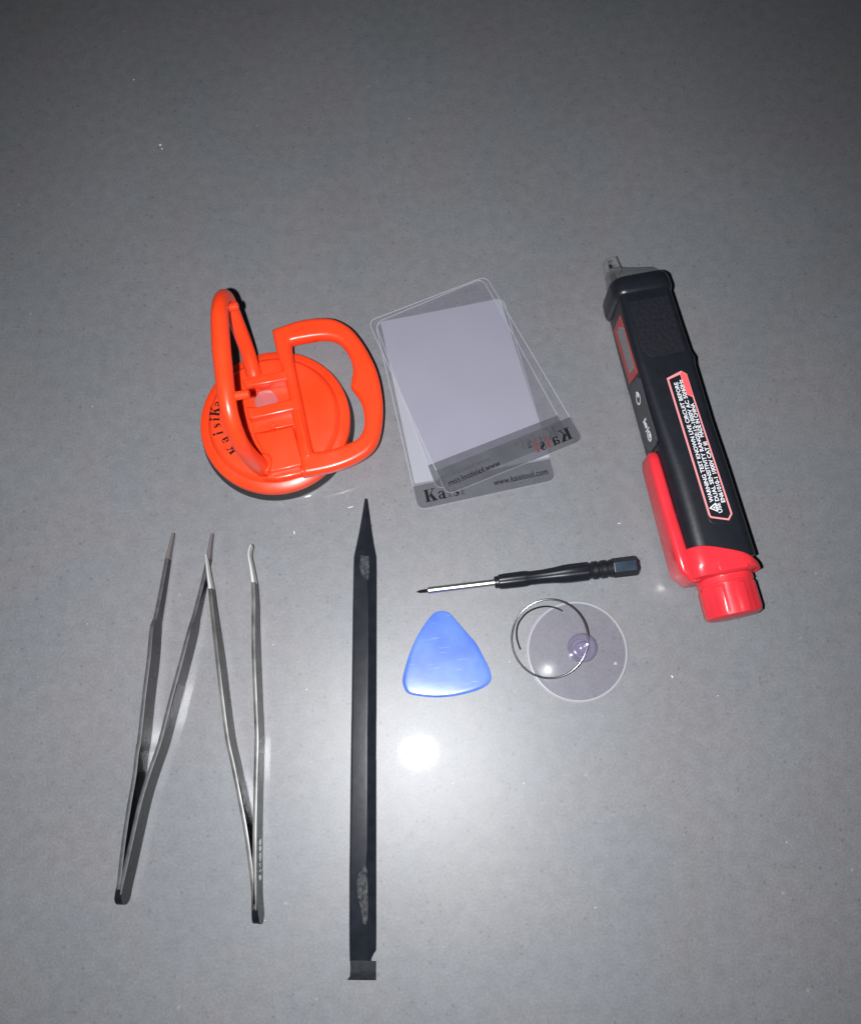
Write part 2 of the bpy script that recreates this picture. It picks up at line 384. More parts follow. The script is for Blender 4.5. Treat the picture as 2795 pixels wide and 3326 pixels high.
# little embossed mark in the pocket
ms = [plate([ZL('k', pts, 12.1)], 11.4, 12.2, 0.1) for pts in ([(700, 1650), (880, 1640), (885, 1680), (710, 1700)], [(680, 1590), (740, 1520), (760, 1600)], [(770, 1540), (850, 1530), (860, 1600), (780, 1610)])]
link('embossed_mark', join(ms), M['orange'], lifter)
# clear valve button in the window
cb = Z('k', 650, 1050, 11.5)
link('valve_button', lathe([(0, 0), (3.9, 0), (3.95, 1.1), (3.7, 1.5), (1.2, 1.7), (0, 1.75)], Vector((cb.x, cb.y, 9.8)), seg=40), M['valve'], lifter)
link('hinge_boss', block(1, [(612, 1442), (650, 1428), (690, 1440), (712, 1485), (706, 1560), (672, 1606), (612, 1592)], 9.6, 14.4, 1.4), M['orange'], lifter)

# flat handle: a wavy D cut from thick plastic
outer = [(722, 455), (800, 425), (940, 380), (1080, 360), (1200, 362), (1290, 395), (1375, 455), (1455, 555), (1525, 675), (1578, 800), (1612, 950), (1624, 1100),
         (1612, 1250), (1580, 1370), (1520, 1450), (1430, 1512), (1320, 1562), (1200, 1600), (1080, 1626), (985, 1642), (962, 1630), (945, 1480), (912, 1280), (880, 1120), (850, 960),
         (815, 820), (780, 700), (745, 570)]
inner = [(880, 575), (900, 556), (980, 540), (1080, 525), (1180, 522), (1262, 550), (1322, 612), (1362, 690), (1380, 780), (1370, 860), (1362, 908), (1376, 935), (1410, 975), (1446, 1040),
         (1470, 1130), (1474, 1220), (1455, 1290), (1410, 1345), (1330, 1382), (1240, 1415), (1130, 1440), (1062, 1445), (1045, 1410), (1010, 1250), (970, 1050), (930, 860), (895, 690)]
def sharp_smooth(pts, corners, n=4):
    # catmull through runs between the listed corner indices
    N = len(pts); out = []; cs = sorted(corners)
    for a, b in zip(cs, cs[1:] + [cs[0] + N]):
        run = [Vector((*pts[i % N], 0)) for i in range(a, b + 1)]
        out += catmull(run, n)[:-1]
    return [(p.x, p.y) for p in out]
oo = ZL(1, sharp_smooth(outer, [0, 19]), 12.0); ii = ZL(1, sharp_smooth(inner, [10, 21]), 12.0)
h2 = link('flat_handle', plate([oo, ii], 9.95, 15.2, 1.7, 5), M['orange'], lifter, ang=60)
h2['label'] = 'handle lying flat'
link('handle_rib', block(1, [(905, 1090), (942, 1086), (1030, 1466), (985, 1474)], 14.8, 15.9, 0.45), M['orange'], h2)
# standing handle
A_ = Z(1, 640, 1545, 10); B_ = Z(1, 566, 775, 10)
nrm = (B_ - A_).cross(Vector((-0.10, 0, 1))).normalized()
hp = [(655, 1575), (565, 1500), (478, 1400), (415, 1270), (368, 1120), (338, 950), (316, 750), (300, 600), (290, 450), (284, 300), (296, 195), (328, 165), (368, 235), (428, 385), (496, 560), (545, 720), (566, 800)]
path = [PP(*S(1, x, y), A_, nrm) for x, y in hp]
rad = [2.9, 2.75, 2.6, 2.55, 2.55, 2.65, 2.75, 2.8, 2.75, 2.65, 2.5, 2.5, 2.45, 2.45, 2.45, 2.5, 2.6]
h1 = link('standing_handle', tube(catmull(path, 6), interp(rad, 6), 24, 1.0, up=nrm), M['orange'], lifter, ang=60)
h1['label'] = 'handle standing upright'
for (x, y) in ((350, 985), (318, 257)):
    p = PP(*S(1, x, y), A_, nrm); d = nrm if nrm.x > 0 else -nrm
    r0 = 1.35 if y > 500 else 1.25; ln = 6.6 if y > 500 else 4.6
    link('locking_peg', lathe([(0, 0), (r0, 0), (r0, ln - .2), (r0 - .25, ln), (0, ln)], p, d, 20), M['orange'], h1)
# printing round the rim
let = [('K', 700, 1590, 18.5), ('a', 600, 1390, 19.5), ('i', 520, 1250, 20.4), ('s', 478, 1112, 20.8), ('i', 445, 995, 21.0), ('K', 425, 845, 21.15), ('a', 440, 690, 21.2)]
gm = []
for ch, x, y, rt in let:
    p = Z('a', x, y, 9.8); d = Vector((p.x - base.x, p.y - base.y, 0)).normalized()
    t = Vector((d.y, -d.x, 0))                         # clockwise
    sz = 3.4; r0 = rt - sz
    o = Vector((base.x, base.y, 9.85)) + d * r0 - t * (GL[ch][0] * sz * 0.5)
    gm.append(glyph_mesh(ch, o, t, d, sz))
link('printed_lettering', join(gm), M['ink'], lifter, smooth=False)

# ================================================================== PLASTIC CARDS
def round_quad(q, r, n=6):
    out = []
    for i in range(4):
        p = q[i]; a = (q[i - 1] - p).normalized(); b = (q[(i + 1) % 4] - p).normalized()
        s, e = p + a * r, p + b * r
        for k in range(n + 1):
            t = k / n; out.append((1 - t) ** 2 * s + 2 * t * (1 - t) * p + t * t * e)
    return out
def inset(pts, d):
    c = sum(pts, Vector()) / len(pts); out = []; N = len(pts)
    for i, p in enumerate(pts):
        t = (pts[(i + 1) % N] - pts[i - 1]).normalized(); nn = Vector((-t.y, t.x, 0))
        if nn.dot(c - p) < 0: nn = -nn
        out.append(p + nn * d)
    return out
def card(quad, strip_depth, z0, label, mirrored):
    q = ZL(2, quad, z0 + .3)
    for p in q: p.z = 0
    c = sum(q, Vector()) / 4
    t = thing('plastic_card', label, 'plastic card', (c.x, c.y, z0), 'thin plastic cards fanned in a stack')
    rq = round_quad(q, 3.0)
    link('sheet', plate([rq], z0, z0 + .32), M['clear'], t, smooth=False)
    link('cut_edge_glint', plate([inset(rq, -0.03), inset(rq, 0.22)], z0 - .01, z0 + .34), M['edge'], t, smooth=False)  # pale ring paints the bright line where the edge catches light
    # strip at the foot (q[3]-q[2] edge)
    down_l = (q[3] - q[0]).normalized(); down_r = (q[2] - q[1]).normalized()
    sl = q[3] - down_l * strip_depth; sr = q[2] - down_r * strip_depth
    k = [p for p in rq]
    foot = [sl, sr] + [p for p in rq[14:21]] + [p for p in rq[21:28]]
    link('printed_strip', plate([foot], z0 + .35, z0 + .365), M['strip'], t, smooth=False)
    xr = (q[2] - q[3]).normalized(); W = (q[2] - q[3]).length; up = -(down_l + down_r).normalized()
    up = (up - xr * up.dot(xr)).normalized()
    sgn = -1 if mirrored else 1
    o0 = q[2] if mirrored else q[3]; xd = xr * sgn
    def at(a, b): return Vector((0, 0, z0 + .37)) + o0 + xd * a + up * b
    blk, red = [], []; x = 3.0; sz = 4.3
    for i, ch in enumerate('Kaisi'):
        g = glyph_mesh(ch, at(x, 1.9), xd, up, sz, 0.02)
        (red if (ch == 'i') else blk).append(g); x += GL[ch][0] * sz + .25
    blk.append(text_mesh('TM', 0.9, at(x, 4.3), xd, up, .02, .02))
    link('brand_lettering', join(blk), M['ink'], t, smooth=False)
    link('brand_lettering', join(red), M['red_ink'] if mirrored else M['faint_ink'], t, smooth=False)
    link('web_address', text_mesh('www.kaisitool.com', 2.9, at(W - 20.5, 2.6), xd, up, .02, .012, width=18.5), M['ink'], t, smooth=False)
    return t, q, rq, sl, sr
ca, qa, ra, sla, sra = card([(150, 440), (1066, 258), (1446, 1562), (458, 1778)], 8.2, 0.04, 'milky white plastic card at the bottom of the stack, squarest to the frame', False)
fq = ZL(2, [(188, 428), (1046, 266), (1404, 1412), (432, 1590)], .5)
for p in fq: p.z = 0
link('milky_film', plate([round_quad(fq, .8)], .385, .40), M['film'], ca, smooth=False)
cc = card([(148, 436), (918, 116), (1545, 1262), (592, 1634)], 9.0, 0.50, 'clear plastic card in the middle of the stack, turned a little clockwise', True)
cb_ = card([(98, 424), (944, 100), (1642, 1276), (664, 1672)], 9.2, 0.96, 'clear plastic card on top of the stack, its grey strip reaching furthest right', True)

# ================================================================== VOLTAGE TESTER
O = P(2051.8, 970.4); E_ = (P(2323.5, 1974.2) - O).normalized(); R_ = Vector((-E_.y, E_.x, 0))
def T(s, w, z): return O + E_ * s + R_ * w + Vector((0, 0, z))
tester = thing('voltage_tester', 'black and red pen voltage tester lying on its side, warning print facing up', 'voltage tester', T(55, 0, 0))
def rbox(s, wl, wr, zb, zt, r, n=5, skew=0.0, rl=None):
    rl = r if rl is None else rl
    pts = []
    for (cw, cz, a0, rr) in ((wr - r, zt - r, 0, r), (wl + rl, zt - rl, 90, rl), (wl + r, zb + r, 180, r), (wr - r, zb + r, 270, r)):
        for k in range(n + 1):
            a = math.radians(a0 + 90 * k / n); w_ = cw + rr * math.cos(a)
            pts.append(T(s + skew * w_, w_, cz + rr * math.sin(a)))
    return pts
# body
secs = [(5.5, -10.2, 6.6, 1.6, 20.6, 2.2, 2.2), (8, -10.5, 7.0, 1.0, 21, 2.4, 2.4), (20, -10.6, 7.4, .8, 21, 2.4, 2.4), (30.5, -10.5, 7.9, .8, 21, 2.5, 2.4), (33, -10.5, 8.7, .6, 21, 2.6, 2.4), (35.5, -10.4, 8.2, .8, 21, 2.6, 2.6),
        (55, -10.3, 8.6, .8, 21, 3.0, 4.0), (70, -10.2, 9.4, .8, 21, 3.2, 5.4), (85, -10.2, 9.9, .8, 21, 3.4, 5.8), (99, -10.2, 10.4, .8, 20.9, 3.6, 5.8)]
link('body', loft([rbox(s, a, b, c, d, r, 6, 0, rl) for s, a, b, c, d, r, rl in secs]), M['black'], tester, ang=40)
# dimpled grip pad and recessed label panel on the upper face
link('grip_pad', plate([[T(11, -8.2, 0), T(11, 4.8, 0), T(31, 5.4, 0), T(31, -5.5, 0), T(28, -8.0, 0)]], 20.8, 21.08, .04), M['black_grip'], tester)
dm = []
for i in range(9):
    for j in range(6):
        if i > 6 and j < 1: continue
        dm.append(lathe([(.55, 0), (.5, .14), (0, .2)], T(12.4 + i * 2.15, -7.0 + j * 2.1 + (i % 2) * 1.0, 21.06), seg=6))
gp = link('grip_dimples', join(dm), M['black_grip'], tester); gp['kind'] = 'stuff'
# collar
cs = [(.8, -10.2, 6.6, 1.8, 19.8, 4.0), (1.4, -11.4, 7.5, 1.0, 20.9, 4.4), (2.6, -11.9, 8.0, .4, 21.6, 4.4), (6.4, -12.0, 8.1, .3, 21.8, 4.2), (7.6, -11.7, 7.8, .4, 21.6, 4.0), (8.3, -10.6, 7.0, 1.0, 20.9, 3.6)]
link('rubber_collar', loft([rbox(s, a, b, c, d, r) for s, a, b, c, d, r in cs]), M['black'], tester, ang=50)
# smoky nose
ns = [(1.0, -10.0, 6.8, 2.2, 18.6, 4), (-.4, -10.0, 6.6, 2.8, 18.0, 4), (-2.4, -9.8, 5.2, 3.4, 16.8, 3.4), (-3.4, -9.6, 1.2, 4.2, 16.0, 2.8), (-4.6, -9.6, -3.4, 5.0, 15.2, 2.2), (-5.8, -9.8, -5.2, 5.8, 14.2, 1.4)]
nose = link('clear_nose', loft([rbox(s, a, b, c, d, r) for s, a, b, c, d, r in ns]), M['nose'], tester, ang=50)
fr = [T(-10.6, -9.8, 0), T(-10.6, -5.7, 0), T(-5.4, -5.0, 0), T(-5.4, -9.9, 0)]; fr2 = [T(-9.6, -8.7, 0), T(-9.6, -6.7, 0), T(-6.6, -6.4, 0), T(-6.6, -8.8, 0)]
link('probe_tip', plate([fr, fr2], 7.5, 12.8, .35), M['nose_tip'], nose)
link('sensor_blade', plate([[T(-9.0, -8.4, 0), T(-9.0, -7.1, 0), T(-1, -6.8, 0), T(-1, -8.6, 0)]], 9.0, 10.6, .1), M['steel_dark'], nose)
# side with the screen and the buttons: the plane w = -10.4
sp0 = T(0, -10.62, 0)
def side(k, pts, lift):
    vs = [PP(*S(k, x, y), sp0, R_) for x, y in pts]; a = [v - R_ * lift for v in vs]; b = [v + R_ * .3 for v in vs]; n = len(vs)
    return mesh(a + b, [tuple(range(n)), tuple(range(n, 2 * n))] + [(i, (i + 1) % n, n + (i + 1) % n, n + i) for i in range(n)])
sf = link('screen_frame', side(3, [(410, 565), (360, 690), (488, 1128), (552, 1035), (436, 640)], .12), M['red_frame'], tester, smooth=False)
link('screen', side(3, [(412, 655), (392, 700), (492, 1042), (532, 1000), (440, 660)], .22), M['screen'], sf, smooth=False)
bp_ = link('button_panel', side('b', [(650, 440), (530, 670), (640, 1030), (760, 1480), (850, 1790), (910, 1920), (1010, 1780), (1038, 1680), (960, 1400), (840, 1000), (700, 480)], .14), M['grey_panel'], tester, smooth=False)
def side_ring(k, cx, cy, rx, ry, th, n=28, ang=-15):
    def e(sc):
        out = []
        for i in range(n):
            a = 2 * math.pi * i / n; x, y = rx * sc * math.cos(a), ry * sc * math.sin(a); t = math.radians(ang)
            out.append((cx + x * math.cos(t) - y * math.sin(t), cy + x * math.sin(t) + y * math.cos(t)))
        return [PP(*S(k, *q), sp0, R_) - R_ * .2 for q in out]
    a, b = e(1.0), e(1 - th)
    return mesh(a + b, [(i, (i + 1) % n, n + (i + 1) % n, n + i) for i in range(n)])
ic = [side_ring('b', 682, 865, 44, 128, .30, ang=-7), side('b', [(632, 735), (660, 730), (690, 835), (672, 850)], .22),
      side('b', [(818, 1240), (836, 1262), (790, 1345), (770, 1325)], .22), side_ring('b', 832, 1385, 26, 60, .5, ang=-14), side('b', [(788, 1330), (800, 1300), (840, 1420), (826, 1450)], .23),
      side('b', [(882, 1412), (898, 1428), (836, 1522), (822, 1508)], .22), side_ring('b', 898, 1590, 40, 116, .42, ang=-10), side('b', [(878, 1560), (905, 1540), (925, 1620), (898, 1640)], .22)]
link('button_symbols', join(ic), M['white_print'], bp_, smooth=False)
wd = P(*S(3, 748, 1562), 18.2)
link('torch_lens', lathe([(1.15, -.8), (1.15, .1), (.8, .55), (0, .7)], wd, Vector((-.3, 0, 1)), 20), M['pearl'], tester)
# label on the upper face
zt = 21.06
OL = [('l', 90, 318), ('l', 395, 158), ('l', 520, 225), ('l', 660, 680), ('l', 1085, 1960), ('m', 990, 1700), ('m', 905, 1868), ('m', 440, 1805), ('m', 385, 1730), ('l', 640, 1960)]
IL = [('l', 140, 345), ('l', 375, 235), ('l', 520, 665), ('l', 640, 712), ('l', 1040, 1960), ('m', 945, 1700), ('m', 880, 1822), ('m', 455, 1765), ('m', 425, 1700), ('l', 590, 1960)]
# the long sides run straight
ring_o = [Z(k, x, y, zt) for k, x, y in OL]; ring_i = [Z(k, x, y, zt) for k, x, y in IL]
ring_o = ring_o[:4] + ring_o[5:9]; ring_i = ring_i[:4] + ring_i[5:9]
lc = sum(ring_o, Vector()) / len(ring_o)
panel = [lc + (p - lc) * 1.03 + (p - lc).normalized() * .9 for p in ring_o]
link('label_panel', plate([panel], 20.7, 21.08, .12), M['black'], tester)
lb = link('label_border', plate([ring_o, ring_i], 21.05, 21.14), M['border_print'], tester, smooth=False)
xd = (Z('l', 90, 318, zt) - Z('m', 385, 1730, zt)).normalized(); yd = Vector((-xd.y, xd.x, 0))
def line(body, a, b, size, bold=.016):
    pa, pb = Z(*a, 21.14), Z(*b, 21.14); d = (pb - pa)
    xx = d.normalized(); yy = Vector((-xx.y, xx.x, 0))
    return text_mesh(body, size, pa, xx, yy, .04, bold, width=d.length)
tx = [line('WARNING TEST KNOWN LIVE CIRCUIT BEFORE', ('m', 520, 1395), ('l', 322, 396), 1.72),
      line('USE DUAL SENSITIVITY RANGE:12-1000V AC 50/60Hz', ('m', 745, 1660), ('l', 415, 338), 1.72),
      line('EN61010-1 1000V CAT III', ('m', 810, 1400), ('l', 938, 1655), 1.72),
      line('MADE IN CHINA', ('l', 885, 1555), ('l', 668, 840), 1.72)]
link('warning_text', join(tx), M['white_print'], tester, smooth=False)
tri = [Z('m', x, y, 21.14) for x, y in ((405, 1560), (560, 1420), (635, 1655))]; tc_ = sum(tri, Vector()) / 3
tri_i = [tc_ + (p - tc_) * .62 for p in tri]
link('warning_triangle', join([plate([tri, tri_i], 21.12, 21.18), plate([[tc_ + (p - tc_) * .28 for p in tri]], 21.12, 21.18)]), M['white_print'], tester, smooth=False)
tab = [Z('l', x, y, zt) for x, y in ((380, 215), (400, 175), (515, 235), (655, 690), (540, 680), (515, 640))]
tb = link('rating_tab', plate([tab], 21.1, 21.17), M['red_print'], tester, smooth=False)
link('rating_text', line('IP66', ('l', 602, 595), ('l', 520, 320), 2.0, .02), M['pink_print'], tb, smooth=False)
# red tail housing, its front edge a shallow curve round the black body
edge_pts = [(620, 1180), (700, 1150), (800, 1118), (870, 1104), (950, 1095), (1030, 1097), (1100, 1105), (1250, 1130), (1380, 1160), (1465, 1200), (1520, 1235)]
edge_sw = []
for x, y in edge_pts:
    p = Z(4, x, y, 21.2) - O; edge_sw.append((p.dot(R_), p.dot(E_)))
edge_sw.sort()
def edge_s(w_):
    if w_ <= edge_sw[0][0]: return edge_sw[0][1]
    for (a, b), (c, d) in zip(edge_sw, edge_sw[1:]):
        if w_ <= c: return b + (d - b) * (w_ - a) / (c - a)
    return edge_sw[-1][1]
def dense(pts, n=4):
    out = []
    for i, p in enumerate(pts):
        q = pts[(i + 1) % len(pts)]; k = n * 3 if (q - p).length > 4 else 1
        for j in range(k): out.append(p.lerp(q, j / k))
    return out
def curved(off_, f, wl, wr, zb, zt, r):
    out = []
    for p in dense(rbox(0, wl, wr, zb, zt, r, 6)):
        w_ = (p - O).dot(R_) + (0); out.append(p + E_ * (edge_s(max(-8.5, min(w_, 11))) * f + (1 - f) * 103.1 + off_))
    return out
ts = [curved(-.1, 1, -10.5, 10.5, .6, 21.2, 5.4), curved(.1, 1, -10.8, 10.8, .4, 21.5, 5.4), curved(.5, .98, -11.0, 10.9, .3, 21.6, 5.4), curved(1.5, .78, -11.1, 11.0, .3, 21.6, 5.4), curved(.2, .45, -11.1, 10.9, .3, 21.6, 5.2), curved(0, .3, -11.1, 10.2, .4, 21.3, 4.6), curved(-.6, .0, -10.8, 9.4, .9, 20.6, 4.6), curved(0, 0, -9.8, 8.6, 2.0, 19.6, 4.6)]
tail = link('red_tail', loft(ts), M['red'], tester, ang=40)
link('side_inset', plate([ZL('c', [(890, 570), (1330, 590), (1400, 700), (1380, 740), (920, 800), (895, 700)], 21.8)], 21.5, 21.95, .18), M['red'], tail)
# pocket clip
def clip_sec(s, wl, wr, zb, zt_, r): return rbox(s, wl, wr, zb, zt_, r, 4)
cps = [(60.2, -12.4, -10.4, 7.5, 15.0, .9), (61.2, -13.3, -10.2, 6.2, 16.6, 1.2), (63.5, -13.7, -10.1, 5.6, 17.4, 1.3), (80, -13.7, -9.8, 5.2, 17.8, 1.4), (94, -13.5, -9.4, 4.6, 18.4, 1.4), (99.6, -13.4, -8.0, 4.4, 18.6, 1.4), (103.4, -10.4, -7.0, 5.4, 17.6, 1.4)]
link('pocket_clip', loft([clip_sec(*c) for c in cps]), M['red'], tester, ang=40)
# end cap with flat flutes
cap_c = T(102.2, 1.5, 10.3); prof = [(7.6, 0), (8.6, .7), (8.75, 2.8), (8.45, 3.1), (8.45, 3.5), (8.85, 4.1), (8.95, 11.6), (8.6, 12.8), (7.2, 13.5), (0, 13.6)]
rings = []
for r, h in prof:
    ring = []
    for j in range(96):
        a = 2 * math.pi * j / 96; rr = r
        if 3.8 < h < 11.9:
            ph = (j % 12) / 12.0
            if ph < .55: rr = r - .42
        ring.append(cap_c + E_ * h + (R_ * math.cos(a) + Vector((0, 0, 1)) * math.sin(a)) * rr)
    rings.append(ring)
link('end_cap', loft(rings), M['red'], tester, ang=30)

# ================================================================== BLACK SPUDGER
sp = thing('spudger', 'long flat black nylon pry stick with a pointed upper end', 'pry tool', Z(8, 470, 2000))
prof = []   # (left, ridge, right) in the picture, down the length, with thickness
rows = [(8, 470, 483, 495, 100, .9), (8, 452, 480, 512, 220, 1.6), (8, 425, 474, 533, 380, 2.4), (8, 400, 470, 552, 500, 2.9), (8, 381, 470, 570, 590, 3.2), (8, 378, 476, 572, 700, 3.3), (8, 376, 492, 572, 830, 3.3), (8, 372, 500, 572, 1000, 3.3), (8, 368, 499, 571, 1400, 3.3),
        (8, 362, 494, 570, 1900, 3.3), (9, 328, 448, 518, 0, 3.3), (9, 322, 447, 518, 500, 3.3), (9, 317, 445, 518, 950, 3.3), (9, 314, 436, 518, 1100, 3.3), (9, 313, 440, 518, 1400, 3.1), (9, 312, 448, 518, 1600, 2.5), (9, 313, 455, 516, 1720, 2.0), (9, 314, 455, 497, 1748, 1.8), (9, 315, 450, 480, 1785, 1.6), (9, 315, 450, 479, 1802, 1.5)]
rings = []
for k, l, m_, r, y, th in rows:
    a, b, c = Z(k, l, y, .8), Z(k, m_, y, th), Z(k, r, y, .8)
    def g(p, z): return Vector((p.x, p.y, z))
    e = min(.5, (b - a).length * .25)
    rings.append([g(a, .05), g(a, th * .45), g(a.lerp(b, .06), th * .80), g(a.lerp(b, .14), th * .93), g(b.lerp(a, .12), th), g(b, th * 1.005), g(b.lerp(c, .22), th * .9), g(b.lerp(c, .9), th * .55), g(c, th * .38), g(c, .05)])
link('shaft', loft(rings), M['spudger'], sp, ang=24)
def flatpatch(k, pts, z, zp): return plate([[p for p in [Vector((q.x, q.y, 0)) for q in ZL(k, pts, zp)]]], z, z + .04)
link('scuffed_flat', flatpatch(8, [(440, 575), (505, 580), (508, 700), (500, 780), (480, 776), (448, 740), (428, 660)], 3.30, 3.3), M['scuff'], sp, smooth=False)
link('scuffed_flat', flatpatch(9, [(428, 1070), (446, 1110), (452, 1250), (454, 1400), (450, 1480), (440, 1525), (420, 1520), (400, 1400), (374, 1310), (370, 1200), (384, 1140), (410, 1110)], 3.31, 3.3), M['scuff'], sp, smooth=False)
# blade: a lighter, thinner lip with a flared ragged end
def gz(k, x, y, z): q = Z(k, x, y, z); return Vector((q.x, q.y, z))
bl = [[gz(9, 318, 1798, .05), gz(9, 318, 1798, 1.5), gz(9, 420, 1798, 1.75), gz(9, 514, 1802, 1.5), gz(9, 514, 1802, .05)],
      [gz(9, 320, 1870, .05), gz(9, 320, 1870, 1.1), gz(9, 420, 1870, 1.3), gz(9, 514, 1870, 1.1), gz(9, 514, 1870, .05)],
      [gz(9, 316, 1918, .05), gz(9, 316, 1918, .8), gz(9, 420, 1912, .9), gz(9, 516, 1918, .8), gz(9, 516, 1918, .05)],
      [gz(9, 296, 1946, .05), gz(9, 296, 1946, .3), gz(9, 405, 1936, .45), gz(9, 514, 1948, .3), gz(9, 514, 1948, .05)]]
link('blade', loft(bl), M['lip'], sp, ang=20)

# ================================================================== TWEEZERS
def arm(pts, thick, m, parent, name='arm', edge=None, zf=lambda v: 4.8):
    """pts: (zone,x,y,half height). A strip standing on its long edge."""
    c = []
    for k, x, y, hh in pts:
        zz = zf(S(k, x, y)[1]); q0 = Z(k, x, y, zz); c.append(Vector((q0.x, q0.y, hh, zz)))
    c = catmull(c, 5); rings = []
    for i, p in enumerate(c):
        a = c[max(i - 1, 0)]; b = c[min(i + 1, len(c) - 1)]; d = Vector((b.x - a.x, b.y - a.y, 0)).normalized(); n = Vector((-d.y, d.x, 0))
        hh = max(p.z, .3); zc = p.w; t = thick if not callable(thick) else thick(i / (len(c) - 1)); q = Vector((p.x, p.y, 0)); ch = min(.28, t * .3)
        prof = [(-t / 2, -hh + ch), (-t / 2 + ch, -hh), (t / 2 - ch, -hh), (t / 2, -hh + ch), (t / 2, hh - ch), (t / 2 - ch, hh), (-t / 2 + ch, hh), (-t / 2, hh - ch)]
        rings.append([q + n * u + Vector((0, 0, zc + v)) for u, v in prof])
    o = link(name, loft(rings), m, parent, ang=25)
    if edge:
        er = []
        for i, p in enumerate(c):
            a = c[max(i - 1, 0)]; b = c[min(i + 1, len(c) - 1)]; d = Vector((b.x - a.x, b.y - a.y, 0)).normalized(); n = Vector((-d.y, d.x, 0))
            q = Vector((p.x, p.y, 0)); zc = p.w; wd_ = .47 * thick; z1_ = zc + max(p.z, .3)
            er.append([q + n * u + Vector((0, 0, v)) for u, v in ((-wd_, z1_ - .25), (-wd_, z1_ - .02), (-wd_ * .6, z1_ + .05), (wd_ * .6, z1_ + .05), (wd_, z1_ - .02), (wd_, z1_ - .25))])
        link('worn_edge', loft(er), edge, o, ang=40)
    return o
def tweezers(label, arms, end, tip_mat, tip_n, tail_pt, edge, zf):
    t = thing('tweezers', label, 'tweezers', Z(*end))
    for pts, knurl in arms:
        a = arm(pts[tip_n - 1:], 1.25, M['steel_dark'], t, 'arm', edge, zf)
        arm(pts[:tip_n], lambda f: .75 + .45 * f, tip_mat, a, 'tip', None, zf)
        if knurl: arm([(k, x, y, h) for k, x, y, h in knurl], 1.42, M['steel_knurl'], a, 'finger_grip', None, zf)
    # welded heel
    arm(tail_pt, lambda f: 1.5 + .6 * min(1, f * 2), M['steel_dark'], t, 'heel')
    return t
A1 = [(5, 628, 95, .8), (5, 600, 230, 1.3), (5, 577, 345, 1.7), (5, 535, 600, 2.2), (5, 484, 890, 2.8), (5, 470, 950, 3.4), (5, 458, 1040, 4.6), (5, 437, 1300, 4.8), (5, 395, 1640, 4.8), (5, 350, 2058, 4.8), (6, 325, 300, 4.8), (6, 302, 500, 4.8), (6, 250, 800, 4.8), (6, 205, 1100, 4.8), (6, 170, 1400, 4.8), (6, 148, 1610, 4.8)]
A2 = [(5, 998, 100, .8), (5, 980, 220, 1.3), (5, 966, 345, 1.7), (5, 922, 570, 2.2), (5, 856, 850, 2.8), (5, 838, 930, 3.3), (5, 812, 1050, 4.6), (5, 740, 1330, 4.8), (5, 645, 1680, 4.8), (6, 540, 180, 4.8), (6, 437, 480, 4.8), (6, 360, 735, 4.8), (6, 290, 1040, 4.8), (6, 228, 1320, 4.8), (6, 162, 1610, 4.8)]
tw1 = tweezers('dark steel tweezers on the far left with straight tips and no print', [(A1, [(6, 335, 200, 4.3), (6, 318, 350, 4.3), (6, 306, 460, 4.3)]), (A2, [(5, 684, 1540, 4.3), (5, 648, 1670, 4.3), (5, 600, 1850, 4.3)])],
               (6, 150, 1600), M['carbon_tip'], 3, [(6, 182, 1420, 4.75), (6, 160, 1540, 4.83), (6, 150, 1610, 4.85), (6, 143, 1655, 4.5), (6, 139, 1695, 3.5), (6, 137, 1718, 2.3), (6, 136, 1730, .8)], M['worn_edge'], lambda v: 4.8 - 2.2 * max(0, min(1, (2120 - v) / 330)))
A3 = [(5, 937, 300, .8), (5, 952, 400, 1.2), (5, 972, 530, 1.7), (5, 989, 632, 2.0), (5, 1012, 820, 2.7), (5, 1037, 1000, 3.4), (5, 1082, 1330, 4.7), (5, 1120, 1650, 4.8), (5, 1174, 2058, 4.8), (6, 1225, 380, 4.8), (6, 1285, 680, 4.8), (6, 1345, 1000, 4.8), (6, 1388, 1300, 4.8), (6, 1414, 1520, 4.8), (6, 1430, 1760, 4.8)]
A4 = [(5, 1373, 210, 1.6), (5, 1353, 300, 1.9), (5, 1376, 430, 2.2), (5, 1400, 575, 2.6), (5, 1411, 750, 3.2), (5, 1413, 1000, 3.9), (5, 1422, 1300, 4.7), (5, 1438, 1700, 4.8), (5, 1451, 2058, 4.8), (6, 1445, 400, 4.8), (6, 1434, 900, 4.8), (6, 1431, 1300, 4.8), (6, 1432, 1500, 4.8), (6, 1434, 1760, 4.8)]
tw2 = tweezers('steel tweezers with bright bent tips and small print near the heel', [(A3, [(6, 1262, 560, 4.3), (6, 1300, 740, 4.3), (6, 1338, 950, 4.3)]), (A4, [(6, 1450, 130, 4.3), (6, 1445, 330, 4.3), (6, 1440, 560, 4.3)])],
               (6, 1432, 1800), M['steel_tip'], 4, [(6, 1424, 1600, 4.75), (6, 1430, 1720, 4.83), (6, 1433, 1800, 4.7), (6, 1434, 1850, 4.1), (6, 1433, 1885, 3.0), (6, 1433, 1903, 1.8), (6, 1432, 1910, .8)], M['bright_edge'], lambda v: 4.8 + 2.0 * max(0, min(1, (2160 - v) / 330)))
# ESD-15 on the outer face
pa, pb = Z(6, 1434, 1105, 4.8), Z(6, 1432, 1500, 4.8); d = (pb - pa).normalized(); nn = Vector((-d.y, d.x, 0))
if nn.x < 0: nn = -nn
pa = pa + nn * .75; L15 = (pb - pa).length
tm = text_mesh('ESD-15', 3.8, Vector((0, 0, 0)), (1, 0, 0), (0, 1, 0), .05, .01, width=L15, spacing=1.0)
for v in tm.vertices:
    x, y, z = v.co; v.co = Vector((pa.x, pa.y, 6.2)) + d * x - Vector((0, 0, 1)) * y + nn * z
link('model_number', tm, M['white_print'], tw2, smooth=False)

